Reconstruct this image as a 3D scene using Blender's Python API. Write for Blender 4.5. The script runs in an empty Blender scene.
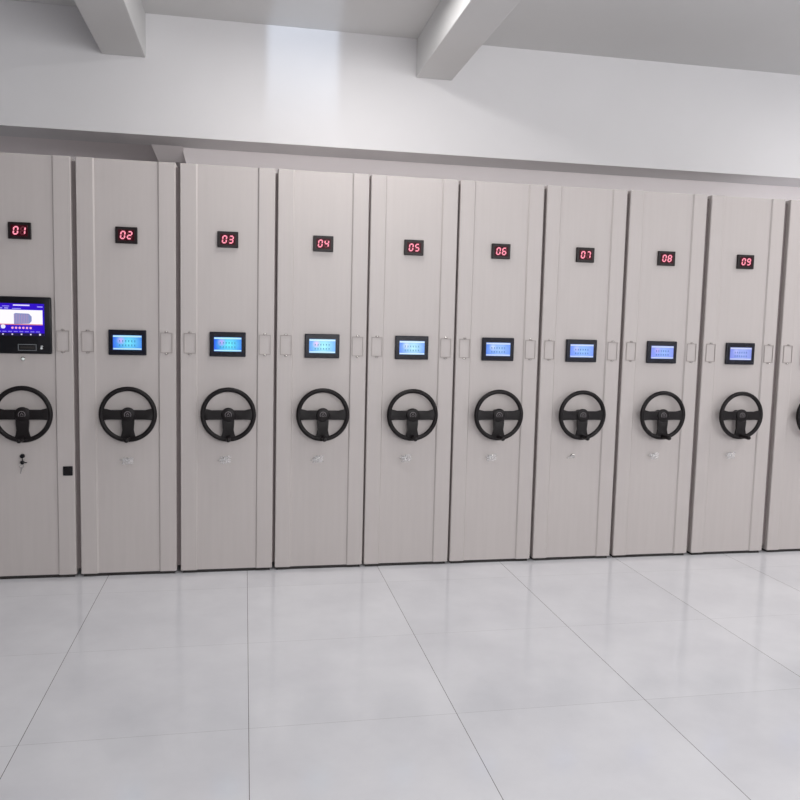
import bpy, bmesh, math, random
from mathutils import Vector, Matrix

S = bpy.context.scene
C = S.collection
random.seed(4)
PI = math.pi

# ------------------------------------------------------------------ camera
CAM = (0.9782, -4.7723, 1.5198)
YAW, PIT, ROL, FPX = 0.1944, -0.0954, 0.0241, 794.14
F = Vector((math.sin(YAW)*math.cos(PIT), math.cos(YAW)*math.cos(PIT), math.sin(PIT)))
R = F.cross(Vector((0, 0, 1))).normalized()
U = R.cross(F)
R2 = R*math.cos(ROL) + U*math.sin(ROL)
U2 = -R*math.sin(ROL) + U*math.cos(ROL)
cd = bpy.data.cameras.new('camera')
cd.sensor_width = 36.0
cd.lens = FPX/800*36.0
cd.clip_end = 100
cam = bpy.data.objects.new('camera', cd)
C.objects.link(cam)
m = Matrix((( R2.x, U2.x, -F.x), (R2.y, U2.y, -F.y), (R2.z, U2.z, -F.z))).to_4x4()
m.translation = Vector(CAM)
cam.matrix_world = m
S.camera = cam

# ------------------------------------------------------------------ world, lamps, exposure
w = bpy.data.worlds.new('world')
S.world = w
w.use_nodes = True
w.node_tree.nodes['Background'].inputs[0].default_value = (0.8, 0.85, 0.95, 1)
w.node_tree.nodes['Background'].inputs[1].default_value = 0.3
S.view_settings.view_transform = 'Standard'
S.view_settings.look = 'None'
S.view_settings.gamma = 1
S.view_settings.exposure = 0.0
S.view_settings.use_curve_mapping = False


def area(name, loc, sx, sy, power, col, rot=(0, 0, 0), spread=PI):
    l = bpy.data.lights.new(name, 'AREA')
    l.shape = 'RECTANGLE'
    l.size, l.size_y = sx, sy
    l.energy = power
    l.color = col
    l.spread = spread
    o = bpy.data.objects.new(name, l)
    C.objects.link(o)
    o.location = loc
    o.rotation_euler = rot
    return o


LC = (1.0, 0.98, 0.96)
area('ceiling_lamp_near_shelving', (1.60, -0.55, 3.47), 0.25, 1.2, 28, LC)
area('ceiling_lamp_right_bay', (5.8, -1.1, 3.47), 0.3, 1.2, 38, LC)
area('ceiling_lamp_mid_right', (4.8, -4.0, 3.47), 0.3, 1.2, 14, LC)
# added frontal fill along the windowless wall behind the camera
WC = (0.985, 0.985, 0.98)
area('added_fill_centre', (2.6, -7.5, 2.45), 2.6, 1.5, 142, WC, (math.radians(90), 0, 0))
area('added_fill_right', (6.7, -7.5, 2.45), 2.6, 1.5, 75, WC, (math.radians(90), 0, 0))
# added masked spot that draws the bluish streak on the upper wall
def streak_spot(name, loc, aim, power, col, hw, soft, v0, v1):
    l = bpy.data.lights.new(name, 'SPOT')
    l.energy = power
    l.color = col
    l.spot_size = math.radians(34)
    l.spot_blend = 0.1
    l.shadow_soft_size = 0.02
    l.use_nodes = True
    nt = l.node_tree
    N, L = nt.nodes, nt.links
    em = N['Emission']
    tc = N.new('ShaderNodeTexCoord')
    sp = N.new('ShaderNodeSeparateXYZ')
    L.new(tc.outputs['Normal'], sp.inputs[0])

    def mt(op, a, b_):
        n = N.new('ShaderNodeMath')
        n.operation = op
        for i, q in enumerate((a, b_)):
            if q is None:
                continue
            if hasattr(q, 'links'):
                L.new(q, n.inputs[i])
            else:
                n.inputs[i].default_value = q
        return n.outputs[0]

    def ramp(v, f0, f1):
        n = N.new('ShaderNodeMapRange')
        n.interpolation_type = 'SMOOTHSTEP'
        L.new(v, n.inputs[0])
        n.inputs[1].default_value, n.inputs[2].default_value = f0, f1
        return n.outputs[0]
    az = mt('ABSOLUTE', sp.outputs[2], None)
    u = mt('ABSOLUTE', mt('DIVIDE', sp.outputs[0], az), None)
    v = mt('DIVIDE', sp.outputs[1], az)
    m1 = mt('SUBTRACT', 1.0, ramp(u, hw-soft, hw+soft))
    L.new(mt('MULTIPLY', m1, ramp(v, v0, v1)), em.inputs['Strength'])
    o = bpy.data.objects.new(name, l)
    C.objects.link(o)
    o.location = loc
    o.rotation_euler = (Vector(aim)-Vector(loc)).to_track_quat('-Z', 'Y').to_euler()
    return o


streak_spot('added_streak_spot', (1.37, -3.0, 2.70), (1.37, 1.0, 2.70), 260, (0.70, 0.83, 1.0), 0.062, 0.009, 0.0, 0.24)


# ------------------------------------------------------------------ materials
def mat(name, col, rough=0.5, metal=0.0, emit=None, es=0.0, coat=0.0, noise=None, bump=None, spec=0.5):
    M = bpy.data.materials.new(name)
    M.use_nodes = True
    nt = M.node_tree
    b = nt.nodes['Principled BSDF']
    b.inputs['Base Color'].default_value = (*col, 1)
    b.inputs['Roughness'].default_value = rough
    b.inputs['Metallic'].default_value = metal
    b.inputs['Specular IOR Level'].default_value = spec
    if coat:
        b.inputs['Coat Weight'].default_value = coat
        b.inputs['Coat Roughness'].default_value = 0.08
    if emit:
        b.inputs['Emission Color'].default_value = (*emit, 1)
        b.inputs['Emission Strength'].default_value = es
    tc = nt.nodes.new('ShaderNodeTexCoord')
    if noise:
        sc, amt, stretch = noise
        mp = nt.nodes.new('ShaderNodeMapping')
        mp.inputs['Scale'].default_value = stretch
        n = nt.nodes.new('ShaderNodeTexNoise')
        n.inputs['Scale'].default_value = sc
        n.inputs['Detail'].default_value = 4
        r = nt.nodes.new('ShaderNodeValToRGB')
        r.color_ramp.elements[0].position = 0.3
        r.color_ramp.elements[1].position = 0.7
        r.color_ramp.elements[0].color = (*[c*(1-amt) for c in col], 1)
        r.color_ramp.elements[1].color = (*[min(1, c*(1+amt)) for c in col], 1)
        nt.links.new(tc.outputs['Object'], mp.inputs['Vector'])
        nt.links.new(mp.outputs[0], n.inputs['Vector'])
        nt.links.new(n.outputs['Fac'], r.inputs[0])
        nt.links.new(r.outputs[0], b.inputs['Base Color'])
    if bump:
        sc, st = bump
        n2 = nt.nodes.new('ShaderNodeTexNoise')
        n2.inputs['Scale'].default_value = sc
        n2.inputs['Detail'].default_value = 3
        bp = nt.nodes.new('ShaderNodeBump')
        bp.inputs['Strength'].default_value = st
        bp.inputs['Distance'].default_value = 0.002
        nt.links.new(tc.outputs['Object'], n2.inputs['Vector'])
        nt.links.new(n2.outputs['Fac'], bp.inputs['Height'])
        nt.links.new(bp.outputs[0], b.inputs['Normal'])
    return M


def srgb(r, g, b):
    return tuple(((c/255)/12.92 if c/255 < 0.04045 else ((c/255+0.055)/1.055)**2.4) for c in (r, g, b))


M_wall = mat('white wall paint', srgb(226, 225, 227), 0.75, noise=(1.3, 0.02, (1, 1, 1)), bump=(60, 0.08), spec=0.3)
M_back = mat('wall paint with added light', srgb(243, 237, 238), 0.7, noise=(1.3, 0.01, (1, 1, 1)))  # pinkish white raised above the wall paint to stand in for missing light
M_ceil = mat('ceiling paint', srgb(216, 216, 216), 0.8, noise=(1.1, 0.02, (1, 1, 1)), spec=0.3)
M_cab = mat('warm grey powder coat', srgb(188, 181, 179), 0.40, noise=(5, 0.018, (9, 1, 0.5)), bump=(400, 0.12), spec=0.45)
M_cabd = mat('grey steel trim', srgb(154, 146, 143), 0.4, noise=(30, 0.03, (1, 1, 1)))
M_base = mat('dark chassis steel', srgb(34, 30, 30), 0.6, noise=(20, 0.1, (1, 1, 1)))
M_seal = mat('grey rubber buffer', srgb(128, 118, 118), 0.7, noise=(30, 0.05, (1, 1, 1)))
M_rubber = mat('black moulded plastic', srgb(18, 13, 15), 0.45, spec=0.25, noise=(40, 0.08, (1, 1, 1)), bump=(300, 0.2))
M_bezel = mat('black screen bezel', srgb(19, 20, 32), 0.22, spec=0.3, noise=(40, 0.05, (1, 1, 1)))
M_bezelr = mat('black console bezel', srgb(12, 12, 18), 0.3, spec=0.3, noise=(40, 0.05, (1, 1, 1)))
M_num = mat('dark red display glass', srgb(30, 6, 12), 0.35, spec=0.1, emit=srgb(90, 0, 24), es=0.3, noise=(40, 0.05, (1, 1, 1)))
M_numb = mat('display housing', srgb(20, 10, 13), 0.4, spec=0.3, noise=(40, 0.05, (1, 1, 1)))
M_seg = mat('lit red segments', srgb(120, 40, 50), 0.4, emit=srgb(255, 155, 178), es=1.1, spec=0.2)
M_ghost = mat('unlit segments', srgb(112, 55, 64), 0.5, spec=0.1, noise=(40, 0.05, (1, 1, 1)))
M_chrome = mat('chrome', srgb(210, 208, 205), 0.18, 1.0, noise=(40, 0.05, (1, 1, 1)))
M_silver = mat('silver emblem ink', srgb(118, 112, 115), 0.4, 0.2, noise=(40, 0.05, (1, 1, 1)))
M_button = mat('pale button', srgb(225, 232, 228), 0.25, emit=srgb(220, 240, 235), es=0.15)


def glass_film():
    M = bpy.data.materials.new('clear plastic film')
    M.use_nodes = True
    nt = M.node_tree
    b = nt.nodes['Principled BSDF']
    b.inputs['Base Color'].default_value = (0.9, 0.9, 0.92, 1)
    b.inputs['Roughness'].default_value = 0.12
    b.inputs['Alpha'].default_value = 0.3
    n = nt.nodes.new('ShaderNodeTexNoise')
    n.inputs['Scale'].default_value = 90
    bp = nt.nodes.new('ShaderNodeBump')
    bp.inputs['Strength'].default_value = 0.5
    nt.links.new(n.outputs['Fac'], bp.inputs['Height'])
    nt.links.new(bp.outputs[0], b.inputs['Normal'])
    return M


M_film = glass_film()


def floor_mat():
    M = bpy.data.materials.new('polished pale floor tiles')
    M.use_nodes = True
    nt = M.node_tree
    N, L = nt.nodes, nt.links
    b = N['Principled BSDF']
    tc = N.new('ShaderNodeTexCoord')
    sp = N.new('ShaderNodeSeparateXYZ')
    L.new(tc.outputs['Object'], sp.inputs[0])

    def math_(op, a, bv=None, v=None):
        n = N.new('ShaderNodeMath')
        n.operation = op
        if hasattr(a, 'links'):
            L.new(a, n.inputs[0])
        else:
            n.inputs[0].default_value = a
        if bv is not None:
            if hasattr(bv, 'links'):
                L.new(bv, n.inputs[1])
            else:
                n.inputs[1].default_value = bv
        return n.outputs[0]

    def joint(out, off, half):
        a = math_('ADD', out, -off + 80.0)
        f = math_('MODULO', a, 0.8)
        d = math_('SUBTRACT', f, 0.4)
        e = math_('ABSOLUTE', d)
        g = math_('SUBTRACT', 0.4, e)          # distance to the joint
        return math_('LESS_THAN', g, half), a
    jx, ax = joint(sp.outputs[0], 1.0005, 0.0013)
    jy, ay = joint(sp.outputs[1], -1.0963, 0.0012)
    jm = math_('MAXIMUM', jx, math_('MULTIPLY', jy, 0.35))
    # per-tile tone
    ix = math_('FLOOR', math_('DIVIDE', ax, 0.8))
    iy = math_('FLOOR', math_('DIVIDE', ay, 0.8))
    cb = N.new('ShaderNodeCombineXYZ')
    L.new(ix, cb.inputs[0])
    L.new(iy, cb.inputs[1])
    wn = N.new('ShaderNodeTexWhiteNoise')
    L.new(cb.outputs[0], wn.inputs['Vector'])
    ns = N.new('ShaderNodeTexNoise')
    ns.inputs['Scale'].default_value = 2.2
    ns.inputs['Detail'].default_value = 6
    ns.inputs['Roughness'].default_value = 0.6
    L.new(tc.outputs['Object'], ns.inputs['Vector'])
    t = math_('ADD', math_('MULTIPLY', wn.outputs['Value'], 0.22), math_('MULTIPLY', ns.outputs['Fac'], 1.0))
    r = N.new('ShaderNodeValToRGB')
    r.color_ramp.elements[0].position = 0.35
    r.color_ramp.elements[1].position = 0.85
    r.color_ramp.elements[0].color = (*srgb(213, 213, 218), 1)
    r.color_ramp.elements[1].color = (*srgb(229, 229, 233), 1)
    L.new(t, r.inputs[0])
    mx = N.new('ShaderNodeMix')
    mx.data_type = 'RGBA'
    L.new(jm, mx.inputs[0])
    L.new(r.outputs[0], mx.inputs[6])
    mx.inputs[7].default_value = (*srgb(120, 118, 118), 1)
    L.new(mx.outputs[2], b.inputs['Base Color'])
    b.inputs['Roughness'].default_value = 0.12
    b.inputs['Specular IOR Level'].default_value = 0.6
    n2 = N.new('ShaderNodeTexNoise')
    n2.inputs['Scale'].default_value = 5
    n2.inputs['Detail'].default_value = 5
    L.new(tc.outputs['Object'], n2.inputs['Vector'])
    bp = N.new('ShaderNodeBump')
    bp.inputs['Strength'].default_value = 0.06
    bp.inputs['Distance'].default_value = 0.002
    L.new(n2.outputs['Fac'], bp.inputs['Height'])
    L.new(bp.outputs[0], b.inputs['Normal'])
    return M


M_floor = floor_mat()


def touch_mat(name, edge, mid, pink, strength):
    """LCD menu page: blue ground with a cyan middle and a pinkish spot (the page's own artwork)."""
    M = bpy.data.materials.new(name)
    M.use_nodes = True
    nt = M.node_tree
    N, L = nt.nodes, nt.links
    b = N['Principled BSDF']
    b.inputs['Base Color'].default_value = (0.01, 0.01, 0.02, 1)
    b.inputs['Roughness'].default_value = 0.2
    tc = N.new('ShaderNodeTexCoord')

    def blob(cx, cz, sx, sz):
        mp = N.new('ShaderNodeMapping')
        mp.inputs['Location'].default_value = (-cx/sx, 0, -cz/sz)
        mp.inputs['Scale'].default_value = (1/sx, 0, 1/sz)
        g = N.new('ShaderNodeTexGradient')
        g.gradient_type = 'SPHERICAL'
        L.new(tc.outputs['Object'], mp.inputs[0])
        L.new(mp.outputs[0], g.inputs[0])
        return g.outputs['Fac']
    def mixc(fac, a, c):
        mx = N.new('ShaderNodeMix')
        mx.data_type = 'RGBA'
        L.new(fac, mx.inputs[0])
        if isinstance(a, tuple):
            mx.inputs[6].default_value = (*a, 1)
        else:
            L.new(a, mx.inputs[6])
        mx.inputs[7].default_value = (*c, 1)
        return mx.outputs[2]
    c1 = mixc(blob(0.008, 0, 0.085, 0.075), edge, mid)
    c2 = mixc(blob(-0.035, 0.012, 0.026, 0.026), c1, pink)
    L.new(c2, b.inputs['Emission Color'])
    b.inputs['Emission Strength'].default_value = strength
    return M


def emis(name, rgb, s=1.0):
    return mat(name, (0.005, 0.005, 0.005), 0.3, emit=srgb(*rgb), es=s, spec=0.2)


# ------------------------------------------------------------------ mesh helpers
def box(bm, x0, x1, y0, y1, z0, z1, bev=0.0, seg=2):
    r = bmesh.ops.create_cube(bm, size=1)
    vs = r['verts']
    for v in vs:
        v.co = Vector((x0 + (v.co.x+0.5)*(x1-x0), y0 + (v.co.y+0.5)*(y1-y0), z0 + (v.co.z+0.5)*(z1-z0)))
    if bev > 0:
        es = list({e for v in vs for e in v.link_edges})
        bmesh.ops.bevel(bm, geom=es, offset=bev, segments=seg, profile=0.5, affect='EDGES')


def lathe(bm, prof, c, axis='y', n=32, cap=True):
    """profile (t, r) along the axis from centre c"""
    rings = []
    for t, r in prof:
        ring = []
        for k in range(n):
            a = 2*PI*k/n
            if axis == 'y':
                p = Vector((c[0]+r*math.cos(a), c[1]+t, c[2]+r*math.sin(a)))
            else:
                p = Vector((c[0]+r*math.cos(a), c[1]+r*math.sin(a), c[2]+t))
            ring.append(bm.verts.new(p))
        rings.append(ring)
    for a, b in zip(rings, rings[1:]):
        for k in range(n):
            bm.faces.new((a[k], a[(k+1) % n], b[(k+1) % n], b[k]))
    if cap:
        bm.faces.new(rings[0])
        bm.faces.new(rings[-1])


def torus(bm, c, R_, r_, n=64, k=14, a0=0.0, a1=2*PI, sy=1.0):
    full = abs(a1-a0-2*PI) < 1e-6
    rings = []
    cnt = n if full else n+1
    for i in range(cnt):
        a = a0 + (a1-a0)*i/n
        ring = []
        for j in range(k):
            b = 2*PI*j/k
            rr = R_ + r_*math.cos(b)
            ring.append(bm.verts.new((c[0]+rr*math.cos(a), c[1]+r_*sy*math.sin(b), c[2]+rr*math.sin(a))))
        rings.append(ring)
    for i in range(n):
        a, b = rings[i], rings[(i+1) % cnt]
        for j in range(k):
            bm.faces.new((a[j], a[(j+1) % k], b[(j+1) % k], b[j]))
    if not full:
        bm.faces.new(rings[0])
        bm.faces.new(rings[-1])


def prism_xz(bm, pts, y0, y1, bev=0.0):
    """closed outline in x,z extruded from y0 to y1"""
    a = [bm.verts.new((x, y0, z)) for x, z in pts]
    b = [bm.verts.new((x, y1, z)) for x, z in pts]
    fs = [bm.faces.new(a), bm.faces.new(list(reversed(b)))]
    n = len(pts)
    for i in range(n):
        fs.append(bm.faces.new((a[i], b[i], b[(i+1) % n], a[(i+1) % n])))
    if bev:
        es = list({e for e in fs[0].edges} | {e for e in fs[1].edges})
        bmesh.ops.bevel(bm, geom=es, offset=bev, segments=2, profile=0.5, affect='EDGES')


def tube(bm, pts, r, k=8):
    pts = [Vector(p) for p in pts]
    rings = []
    for i, p in enumerate(pts):
        d = (pts[min(i+1, len(pts)-1)] - pts[max(i-1, 0)]).normalized()
        u = d.cross(Vector((0.13, 0.21, 0.97)))
        if u.length < 0.05:
            u = d.cross(Vector((1, 0, 0)))
        u.normalize()
        v = d.cross(u)
        rr = r[i] if isinstance(r, (list, tuple)) else r
        rings.append([bm.verts.new(p + u*rr*math.cos(2*PI*j/k) + v*rr*math.sin(2*PI*j/k)) for j in range(k)])
    for a, b in zip(rings, rings[1:]):
        for j in range(k):
            bm.faces.new((a[j], a[(j+1) % k], b[(j+1) % k], b[j]))
    bm.faces.new(rings[0])
    bm.faces.new(rings[-1])


def obj(name, bm, mats, parent=None, smooth=False, org=None, label=None):
    """link a bmesh as one mesh object; org = object origin in the parent's frame"""
    bmesh.ops.recalc_face_normals(bm, faces=bm.faces)
    if org is not None:
        bmesh.ops.translate(bm, verts=bm.verts, vec=-Vector(org))
    me = bpy.data.meshes.new(name)
    bm.to_mesh(me)
    bm.free()
    for mm in (mats if isinstance(mats, (list, tuple)) else [mats]):
        me.materials.append(mm)
    if smooth:
        for p in me.polygons:
            p.use_smooth = True
        try:
            me.set_sharp_from_angle(angle=math.radians(38))
        except Exception:
            pass
    o = bpy.data.objects.new(name, me)
    C.objects.link(o)
    if parent:
        o.parent = parent
    if org is not None:
        o.location = org
    if label:
        o['label'] = label
    return o


def struct(name, bm, m_, label=None, cat=None):
    o = obj(name, bm, m_)
    o['kind'] = 'structure'
    if label:
        o['label'] = label
    if cat:
        o['category'] = cat
    return o


def NB():
    return bmesh.new()


# ------------------------------------------------------------------ the room
XL, XR, YB, YF, ZC = -3.6, 8.2, -7.6, 1.0, 3.55
BZ = 2.757            # underside of the bulkhead
FZ = 0.007
b = NB(); box(b, XL-0.15, XR+0.15, YB-0.15, 2.75, -0.1, FZ)
struct('floor', b, M_floor, 'pale glossy tiled floor with thin joints', 'floor')
b = NB(); box(b, XL-0.15, XR+0.15, YB-0.15, 1.34, ZC, ZC+0.15)
struct('ceiling', b, M_ceil, 'white ceiling between the beams', 'ceiling')
b = NB(); box(b, XL-0.15, XL, YB, 2.75, 0, ZC)
struct('wall_left', b, M_wall, 'plain white wall left of the shelving', 'wall')
b = NB(); box(b, XR, XR+0.15, YB, 2.75, 0, ZC)
struct('wall_right', b, M_wall, 'plain white wall right of the shelving', 'wall')
b = NB(); box(b, XL-0.15, XR+0.15, YB-0.15, YB, 0, ZC)
struct('wall_rear', b, M_wall, 'plain white wall facing the shelving', 'wall')
# wall behind the cabinets: near plane on the right, recess on the left
b = NB()
prism_xz(b, [(0.5235, BZ), (0.5525, 2.649), (0.5525, 0), (XR, 0), (XR, BZ)], 1.34, 1.46)
box(b, XL, 0.56, 1.95, 2.1, 0, 3.0)
box(b, 0.56, 0.68, 1.46, 2.1, 0, 3.0)
struct('wall_back', b, M_back, 'white wall behind the cabinet tops', 'wall')
b = NB(); box(b, XL, 0.56, 1.34, 1.95, BZ, 2.9)
struct('ceiling_recess', b, M_back, 'low ceiling of the recess above the leftmost cabinets', 'ceiling')
b = NB(); box(b, XL, XR, YF, 1.34, BZ, ZC)
struct('wall_bulkhead', b, M_wall, 'wide white bulkhead above the row of cabinets', 'wall')
b = NB()
v = [b.verts.new(p) for p in ((0.314, 1.30, BZ), (0.532, 1.30, BZ), (0.555, 1.46, 2.673), (0.345, 1.46, 2.673),
                              (0.314, 1.95, BZ), (0.555, 1.95, BZ), (0.555, 1.95, 2.673), (0.345, 1.95, 2.673))]
for f in ((0, 1, 2, 3), (3, 2, 6, 7), (0, 3, 7, 4), (1, 5, 6, 2), (4, 7, 6, 5), (0, 4, 5, 1)):
    b.faces.new([v[i] for i in f])
struct('trim_1', b, M_back, 'short sloped stub beam behind the bulkhead above the second cabinet', 'beam')
BM_Z = 3.262
b = NB(); box(b, 0.035, 0.315, YB, YF, BM_Z, ZC, 0.006)
struct('trim_2', b, M_ceil, 'white ceiling beam at the left meeting the bulkhead', 'beam')
b = NB(); box(b, 2.175, 2.44, YB, YF, BM_Z+0.02, ZC, 0.006)
struct('trim_3', b, M_ceil, 'white ceiling beam right of centre with a bright left face', 'beam')

# ------------------------------------------------------------------ cabinets
CW, H, DEP, ZB = 0.5366, 2.40, 1.22, 0.026
G0, G1, RD = 0.093, 0.441, 0.009      # recess between the two flanges of the front


def body_mesh():
    b = NB()
    e = 0.004
    pts = [(0, DEP), (0, e), (e, 0), (G0-0.004, 0), (G0+0.004, RD), (G1-0.004, RD), (G1+0.004, 0), (CW-e, 0), (CW, e), (CW, DEP)]
    lo = [b.verts.new((x, y, ZB)) for x, y in pts]
    hi = [b.verts.new((x, y, H)) for x, y in pts]
    n = len(pts)
    b.faces.new(lo)
    b.faces.new(hi)
    for i in range(n):
        b.faces.new((lo[i], lo[(i+1) % n], hi[(i+1) % n], hi[i]))
    return b


SEG = {'0': 'abcdef', '1': 'bc', '2': 'abged', '3': 'abgcd', '4': 'fgbc', '5': 'afgcd', '6': 'afgedc', '7': 'abc', '8': 'abcdefg', '9': 'abcdfg'}


def seg_poly(s, cx, cz, w_, h_, t, y):
    """one segment of a slanted seven segment figure"""
    hw, hh = w_/2, h_/2
    g = t*0.12
    sl = 0.12

    def hor(z):
        return [(-hw+g, z), (-hw+t*0.5+g, z+t/2), (hw-t*0.5-g, z+t/2), (hw-g, z), (hw-t*0.5-g, z-t/2), (-hw+t*0.5+g, z-t/2)]

    def ver(x, za, zb):
        return [(x, za+g), (x+t/2, za+t*0.5+g), (x+t/2, zb-t*0.5-g), (x, zb-g), (x-t/2, zb-t*0.5-g), (x-t/2, za+t*0.5+g)]
    P = {'a': hor(hh), 'g': hor(0), 'd': hor(-hh), 'f': ver(-hw, 0, hh), 'b': ver(hw, 0, hh), 'e': ver(-hw, -hh, 0), 'c': ver(hw, -hh, 0)}[s]
    return [(cx + x + z*sl, cz + z) for x, z in P]


def digit(parent, ch, cx, cz, y):
    b, gb = NB(), NB()
    for s in 'abcdefg':
        pts = seg_poly(s, cx, cz, 0.021, 0.039, 0.0074, y)
        if s in SEG[ch]:
            prism_xz(b, pts, y-0.0016, y)
        else:
            prism_xz(gb, pts, y-0.0008, y)
    obj('digit', b, M_seg, parent, label='lit red figure ' + ch)
    if len(gb.verts):
        obj('unlit_segment', gb, M_ghost, parent)
    else:
        gb.free()


def number_display(root, txt):
    cx, cz = 0.268, 1.982
    b = NB(); box(b, cx-0.0595, cx+0.0595, -0.008, RD, cz-0.046, cz+0.046, 0.003)
    h = obj('number_display', b, M_numb, root, label='small black display with red number ' + txt)
    b = NB(); box(b, cx-0.043, cx+0.043, -0.0095, -0.006, cz-0.030, cz+0.030)
    obj('display_window', b, M_num, h)
    digit(h, txt[0], cx-0.0185, cz, -0.0095)
    digit(h, txt[1], cx+0.0185, cz, -0.0095)


TOUCH_COL = {  # right-hand screens tinted paler: oblique LCD shift and reflection put into the colour
    2: (srgb(50, 110, 235), srgb(120, 235, 255), srgb(205, 180, 255), 1.0),
    3: (srgb(20, 95, 235), srgb(110, 245, 255), srgb(200, 170, 250), 1.0),
    4: (srgb(95, 160, 240), srgb(170, 250, 255), srgb(245, 200, 250), 1.0),
    5: (srgb(90, 140, 240), srgb(190, 245, 255), srgb(215, 230, 255), 1.0),
    6: (srgb(90, 140, 240), srgb(165, 205, 255), srgb(205, 225, 255), 1.0),
    7: (srgb(110, 145, 245), srgb(150, 195, 255), srgb(190, 200, 255), 1.0),
    8: (srgb(130, 145, 240), srgb(150, 185, 250), srgb(190, 175, 250), 1.0),
    9: (srgb(130, 145, 235), srgb(165, 185, 250), srgb(190, 195, 255), 0.95),
}


def touchscreen(root, k):
    x0, x1, z0, z1 = 0.166, 0.373, 1.305, 1.449
    cx, cz = (x0+x1)/2, (z0+z1)/2
    b = NB(); box(b, x0, x1, -0.012, RD, z0, z1, 0.004)
    t = obj('touch_panel', b, M_bezel, root, smooth=False, label='black framed touch panel with a blue menu page')
    w2, h2 = 0.0785, 0.0415
    b = NB(); box(b, cx-w2, cx+w2, -0.0132, -0.010, cz-h2, cz+h2)
    cols = TOUCH_COL.get(k, TOUCH_COL[9])
    obj('screen', b, touch_mat('lit menu page %d' % k, *cols), t, org=(cx, -0.0132, cz))
    e = cols[1]
    bar = mat('menu bar %d' % k, (0.01, 0.01, 0.01), 0.3, emit=tuple(min(1, c*0.5+0.42) for c in e), es=0.95)
    for nm, za, zb in (('title_bar', h2-0.011, h2-0.002), ('status_bar', -h2+0.002, -h2+0.009)):
        b = NB(); box(b, cx-w2+0.001, cx+w2-0.001, -0.0139, -0.0131, cz+za, cz+zb)
        obj(nm, b, bar, t)
    ic = mat('menu icon %d' % k, (0.01, 0.01, 0.01), 0.3, emit=(e[0]*0.15, e[1]*0.30, e[2]*0.5), es=1.0)
    for row in (0.010, -0.014):
        for i in range(6):
            x = cx - 0.042 + i*0.0165
            b = NB()
            box(b, x-0.0032, x+0.0032, -0.0139, -0.0131, cz+row-0.005, cz+row+0.003)
            box(b, x-0.0048, x+0.0048, -0.0139, -0.0131, cz+row-0.0085, cz+row-0.0067)
            obj('icon', b, ic, t)


def wheel(root, ang=0.0):
    cx, cz, Y = 0.275, 0.968, -0.051
    b = NB()
    RR, rr = 0.1465, 0.0135
    torus(b, (cx, Y, cz), RR, rr, 72, 16)
    # T of three flat spokes, widening at the rim
    def side(s):
        top = [(0.0, 0.0265), (0.05, 0.026), (0.095, 0.0255), (0.118, 0.028), (0.130, 0.036), (0.141, 0.040)]
        bot = [(0.143, -0.034), (0.131, -0.033), (0.115, -0.030), (0.09, -0.029), (0.05, -0.0295), (0.0, -0.0295)]
        return [(cx+s*x, cz+z) for x, z in (top+bot)]
    for s in (1, -1):
        prism_xz(b, side(s), Y-0.009, Y+0.006, 0.003)
    lower = [(-0.035, 0.0), (-0.0345, -0.05), (-0.031, -0.09), (-0.033, -0.116), (-0.041, -0.129), (-0.047, -0.138), (0.0, -0.149), (0.047, -0.138), (0.041, -0.129), (0.033, -0.116), (0.031, -0.09), (0.0345, -0.05), (0.035, 0.0)]
    prism_xz(b, [(cx+x, cz+z) for x, z in lower], Y-0.010, Y+0.006, 0.003)
    wv = obj('hand_wheel', b, M_rubber, root, smooth=True, label='black three spoke steering hand wheel')
    b = NB()
    lathe(b, [(0.034, 0.030), (0.0, 0.041), (-0.009, 0.0415), (-0.013, 0.039), (-0.015, 0.034), (-0.0155, 0.001)], (cx, Y, cz), n=40)
    obj('hub', b, M_rubber, wv, smooth=True)
    b = NB()
    lathe(b, [(RD-Y, 0.030), (RD-Y-0.010, 0.030), (RD-Y-0.012, 0.020), (0.025, 0.020)], (cx, Y, cz), n=28)
    obj('shaft', b, M_rubber, wv, smooth=True)
    # round emblem: ring with a peak inside
    b = NB()
    ye = Y-0.0162
    torus(b, (cx, ye, cz), 0.018, 0.0017, 36, 8, a0=math.radians(-35), a1=math.radians(215), sy=0.6)
    for sx in (1, -1):
        tube(b, [(cx, ye, cz+0.010), (cx+sx*0.0085, ye, cz-0.004)], 0.0014, 6)
    tube(b, [(cx-0.0085, ye, cz-0.009), (cx+0.0085, ye, cz-0.009)], 0.0012, 6)
    obj('emblem', b, M_silver, wv, smooth=True, label='round silver emblem on the hub')
    # grip that sticks out towards the room from the foot of the lower spoke
    b = NB()
    kx, kz = cx+0.002, cz-0.137
    lathe(b, [(0.004, 0.008), (-0.014, 0.008), (-0.016, 0.0125), (-0.040, 0.0115), (-0.075, 0.0125), (-0.092, 0.0135), (-0.100, 0.011), (-0.103, 0.004)], (kx, Y, kz), n=20)
    obj('grip_knob', b, M_rubber, wv, smooth=True)


def holder(root, x0, x1):
    z0, z1, t, y = 1.320, 1.437, 0.0036, -0.004
    b = NB()
    box(b, x0, x0+t, y, 0.0, z0, z1)
    box(b, x1-t, x1, y, 0.0, z0, z1)
    box(b, x0+t, x1-t, y, 0.0, z0, z0+t)
    box(b, x0+t, x1-t, y, 0.0, z1-t, z1)
    cx = (x0+x1)/2
    for s, z in ((1, z1), (-1, z0)):
        prism_xz(b, [(cx-0.013, z), (cx-0.008, z+s*0.009), (cx+0.008, z+s*0.009), (cx+0.013, z)], y+0.001, 0.0)
    h = obj('card_holder', b, M_cabd, root, label='empty wire card holder frame')
    for s, z in ((1, z1), (-1, z0)):
        b = NB(); lathe(b, [(0, 0.0042), (-0.004, 0.0042), (-0.0058, 0.002)], (cx, y+0.001, z+s*0.0045), n=12)
        obj('screw', b, M_chrome, h, smooth=True)


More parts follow.
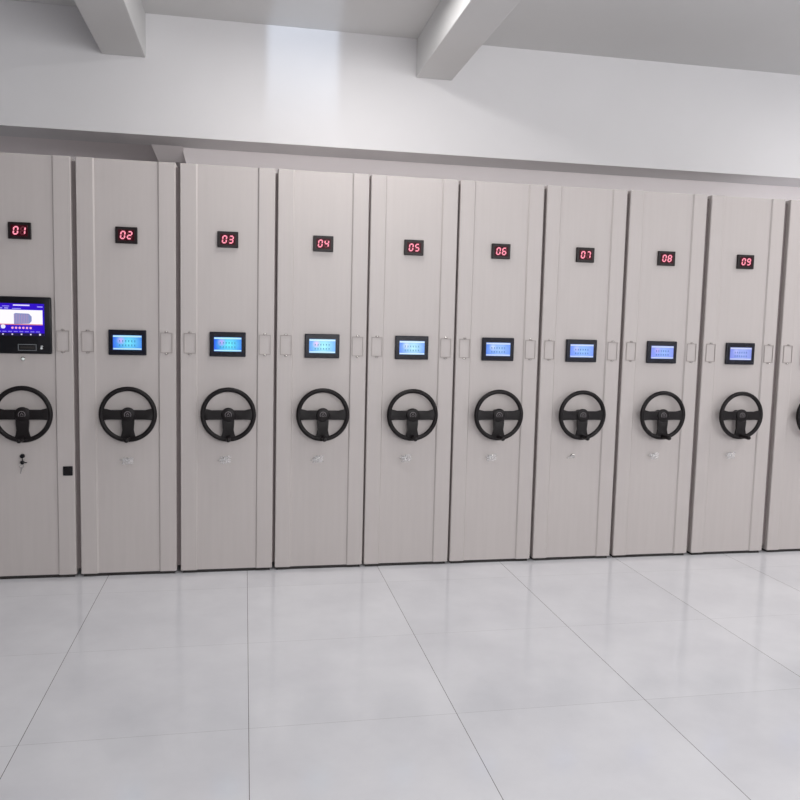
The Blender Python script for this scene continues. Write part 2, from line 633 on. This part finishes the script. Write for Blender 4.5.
def key_bits(lk, cx, cz, ang, y):
    b = NB()
    d = Vector((math.cos(ang), 0, math.sin(ang)))
    c = Vector((cx, y, cz))
    torus(b, c, 0.0105, 0.0026, 20, 6, sy=0.5)
    e = c + d*0.044
    n = Vector((-d.z, 0, d.x))*0.0042
    p = [c + d*0.009 + n, e + n*0.4, e - n*0.4, c + d*0.009 - n]
    prism_xz(b, [(q.x, q.z) for q in p], y-0.001, y+0.001)
    obj('key', b, M_chrome, lk, smooth=True)


def film(lk, cx, cz, seed):
    rnd = random.Random(seed)
    b = NB()
    nx, nz = 9, 7
    g = []
    for i in range(nx):
        col = []
        for j in range(nz):
            u, v = i/(nx-1)-0.5, j/(nz-1)-0.5
            col.append(b.verts.new((cx+u*0.062+rnd.uniform(-.004, .004), -0.010-0.012*(1-4*u*u*0.8)*(1-3*v*v)+rnd.uniform(-.006, .006), cz+v*0.04+0.006*u+rnd.uniform(-.004, .004))))
        g.append(col)
    for i in range(nx-1):
        for j in range(nz-1):
            b.faces.new((g[i][j], g[i+1][j], g[i+1][j+1], g[i][j+1]))
    for v in b.verts:
        v.co.y = min(v.co.y, 0.002)
    obj('plastic_film', b, M_film, lk, label='crumpled clear film over the keys')


def lock(root, k):
    cx = {1: 0.259, 2: 0.262, 3: 0.255, 4: 0.250, 5: 0.246, 6: 0.246, 7: 0.242, 8: 0.25, 9: 0.240}.get(k, 0.25)
    cz = 0.697
    b = NB()
    if k == 1:
        lathe(b, [(RD, 0.0125), (-0.004, 0.0125), (-0.010, 0.010), (-0.011, 0.003)], (cx-0.003, 0, cz+0.026), n=20)
        lk = obj('lock', b, M_bezelr, root, smooth=True, label='small black lock with keys hanging from it')
        b = NB()
        lathe(b, [(0.0, 0.011), (-0.010, 0.0115), (-0.013, 0.007)], (cx, -0.004, cz-0.008), n=16)
        box(b, cx-0.0022, cx+0.0022, -0.012, -0.008, cz-0.004, cz+0.018)
        box(b, cx+0.006, cx+0.024, -0.013, -0.009, cz-0.012, cz-0.006)
        obj('key_head', b, M_bezelr, lk, smooth=True)
        key_bits(lk, cx-0.004, cz-0.030, math.radians(-100), -0.006)
        return
    lathe(b, [(RD, 0.011), (-0.003, 0.011), (-0.006, 0.0085), (-0.0062, 0.001)], (cx, 0, cz+0.002), n=20)
    lk = obj('lock', b, M_chrome, root, smooth=True, label='small chrome lock')
    key_bits(lk, cx+0.002, cz-0.001, math.radians(186 + 12*math.sin(k*2.1)), -0.010)
    if k not in (7,):
        film(lk, cx+0.004, cz-0.004, k)


def console(root):
    x0, x1, z0, z1 = 0.104, 0.426, 1.304, 1.621
    b = NB(); box(b, x0, x1, -0.014, RD, z0, z1, 0.008, 3)
    t = obj('control_console', b, M_bezelr, root, smooth=True, label='large black control console with a lit blue screen')
    y = -0.0145
    sx0, sx1, sz0, sz1 = 0.138, 0.390, 1.404, 1.583

    def r(u0, u1, v0, v1, rgb, lift=0.0, s=1.0, name='screen_tile', many=None):
        M = emis('screen colour %d %d %d' % rgb, rgb, s)
        for (a0, a1, c0, c1) in (many or [(u0, u1, v0, v1)]):
            b = NB()
            box(b, sx0+a0*(sx1-sx0), sx0+a1*(sx1-sx0), y-0.0008-lift, y+0.002, sz0+c0*(sz1-sz0), sz0+c1*(sz1-sz0))
            obj(name, b, M, t)
    r(0, 1, 0, 1, (46, 0, 200), name='screen')
    r(0.0, 0.965, 0.355, 0.80, (250, 246, 252), 0.0006, 1.05, 'picture_field')
    r(0.36, 0.70, 0.925, 0.965, (225, 215, 255), 0.0006, 1.0, 'title_bar')
    r(0, 0, 0, 0, (170, 165, 250), 0.0006, 1.0, 'caption_line', many=[(0.14, 0.28, 0.90, 0.92), (0.86, 0.97, 0.89, 0.92), (0.34, 0.52, 0.83, 0.85), (0.06, 0.14, 0.83, 0.865), (0.18, 0.26, 0.83, 0.865)])
    # picture of the shelving block
    b = NB()
    U0, U1, V0, V1 = 0.375, 0.74, 0.36, 0.70
    X = lambda u: sx0+u*(sx1-sx0)
    Z = lambda v: sz0+v*(sz1-sz0)
    prism_xz(b, [(X(U0), Z(V0)), (X(U0), Z(V1-0.02)), (X(U0+0.04), Z(V1)), (X(U1-0.06), Z(V1-0.01)), (X(U1), Z(V1-0.10)), (X(U1), Z(V0+0.10)), (X(U1-0.05), Z(V0+0.02))], y-0.0022, y)
    obj('shelving_picture', b, emis('picture blue', (140, 152, 205), 0.9), t)
    b = NB()
    for i in range(9):
        u = U0+0.012+i*0.034
        box(b, X(u), X(u+0.010), y-0.0030, y, Z(V0+0.03), Z(V1-0.03))
    obj('picture_lines', b, emis('picture pink', (190, 150, 190), 0.9), t)
    r(0.0, 0.965, 0.335, 0.365, (225, 120, 130), 0.0010, 0.9, 'red_line')
    for i in range(6):
        u = 0.34+i*0.075
        b = NB(); lathe(b, [(0.002, 0.0062), (-0.0018, 0.0062)], (X(u), y, Z(0.245)), n=12)
        o = obj('round_icon', b, emis('icon pink', (255, 180, 205), 1.0), t)
    b = NB(); lathe(b, [(0.002, 0.012), (-0.0018, 0.012)], (X(0.15), y, Z(0.28)), n=16)
    obj('round_icon', b, emis('icon white', (235, 235, 255), 1.0), t)
    r(0, 0, 0, 0, (150, 140, 240), 0.0006, 0.9, 'caption_line', many=[(0.02+0.115*i, 0.10+0.115*i, 0.115, 0.14) for i in range(8)])
    r(0, 1, 0.0, 0.085, (30, 20, 70), 0.0006, 0.8, 'task_bar')
    r(0, 0, 0, 0, (230, 225, 240), 0.0012, 1.0, 'task_icon', many=[(0.13+0.19*i, 0.16+0.19*i, 0.025, 0.065) for i in range(4)] + [(0.89, 0.925, 0.015, 0.07)])
    # card slot
    b = NB()
    a0, a1, c0, c1 = 0.250, 0.347, 1.321, 1.358
    for q in ((a0, a1, c0, c0+0.004), (a0, a1, c1-0.004, c1), (a0, a0+0.004, c0+0.004, c1-0.004), (a1-0.004, a1, c0+0.004, c1-0.004)):
        box(b, q[0], q[1], -0.0168, -0.012, q[2], q[3])
    s = obj('card_slot', b, mat('slot rim grey', srgb(105, 108, 112), 0.4, noise=(40, 0.05, (1, 1, 1))), t)
    b = NB(); box(b, a0+0.012, a1-0.012, -0.0155, -0.012, c0+0.012, c1-0.012)
    obj('slot_mouth', b, M_base, s)
    b = NB()
    lathe(b, [(0.001, 0.0062), (-0.002, 0.0062)], (0.373, -0.0145, 1.336), n=14)
    box(b, 0.369, 0.381, -0.0165, -0.0135, 1.346, 1.350)
    obj('contactless_mark', b, mat('white print', srgb(220, 224, 226), 0.4, noise=(40, 0.02, (1, 1, 1))), t)
    # round button below the console
    b = NB()
    lathe(b, [(RD, 0.0125), (0.002, 0.0125), (0.0, 0.0105)], (0.271, 0, 1.274), n=24)
    p = obj('push_button', b, M_chrome, root, smooth=True, label='round metal push button below the console')
    b = NB(); lathe(b, [(0.002, 0.0072), (-0.004, 0.0072), (-0.0052, 0.005)], (0.271, 0, 1.274), n=20)
    obj('button_cap', b, M_button, p, smooth=True)
    # black square socket on the right flange
    b = NB()
    box(b, 0.473, 0.525, -0.008, 0.0, 0.609, 0.663, 0.003)
    sq = obj('socket_plate', b, M_bezelr, root, label='small black square plate on the right flange')
    b = NB(); box(b, 0.483, 0.515, -0.0105, -0.0075, 0.619, 0.653, 0.002)
    obj('socket_cover', b, M_rubber, sq)


ORD = ['', 'with the large lit control console', 'reading 02', 'reading 03', 'reading 04', 'reading 05', 'reading 06', 'reading 07', 'reading 08', 'reading 09', '']
XLEFT = [-0.5114, 0.051, 0.6116, 1.1645, 1.7129, 2.2637, 2.8209, 3.3805, 3.9495, 4.5251]
LABELS = {
    1: 'tall grey mobile shelving cabinet with red number 01 and a large control console',
    10: 'tall grey mobile shelving cabinet cut off by the right edge, beside number 09',
}
for i, x in enumerate(XLEFT):
    k = i+1
    root = bpy.data.objects.new('shelving_cabinet', None)
    root.empty_display_size = 0.1
    C.objects.link(root)
    root.location = (x, 0, 0)
    root['label'] = LABELS.get(k, 'tall grey mobile shelving cabinet whose small display shows red number %02d' % k)
    root['category'] = 'cabinet'
    root['group'] = 'row of mobile shelving cabinets'
    obj('body', body_mesh(), M_cab, root, label='warm grey steel body')
    b = NB(); box(b, 0.012, CW-0.012, 0.014, DEP-0.02, FZ, ZB)
    obj('base_chassis', b, M_base, root, label='dark recessed base')
    number_display(root, '%02d' % k)
    if k < 10:
        g = XLEFT[k] - x - CW
        b = NB(); box(b, CW, CW+g-0.0015, 0.035, 0.06, 0.05, H-0.02)
        obj('buffer_strip', b, M_seal, root, label='dark grey buffer strip in the gap')
    if k == 1:
        console(root)
    else:
        touchscreen(root, k)
    wheel(root)
    holder(root, 0.0205, 0.087)
    holder(root, 0.4505, 0.517)
    lock(root, k)
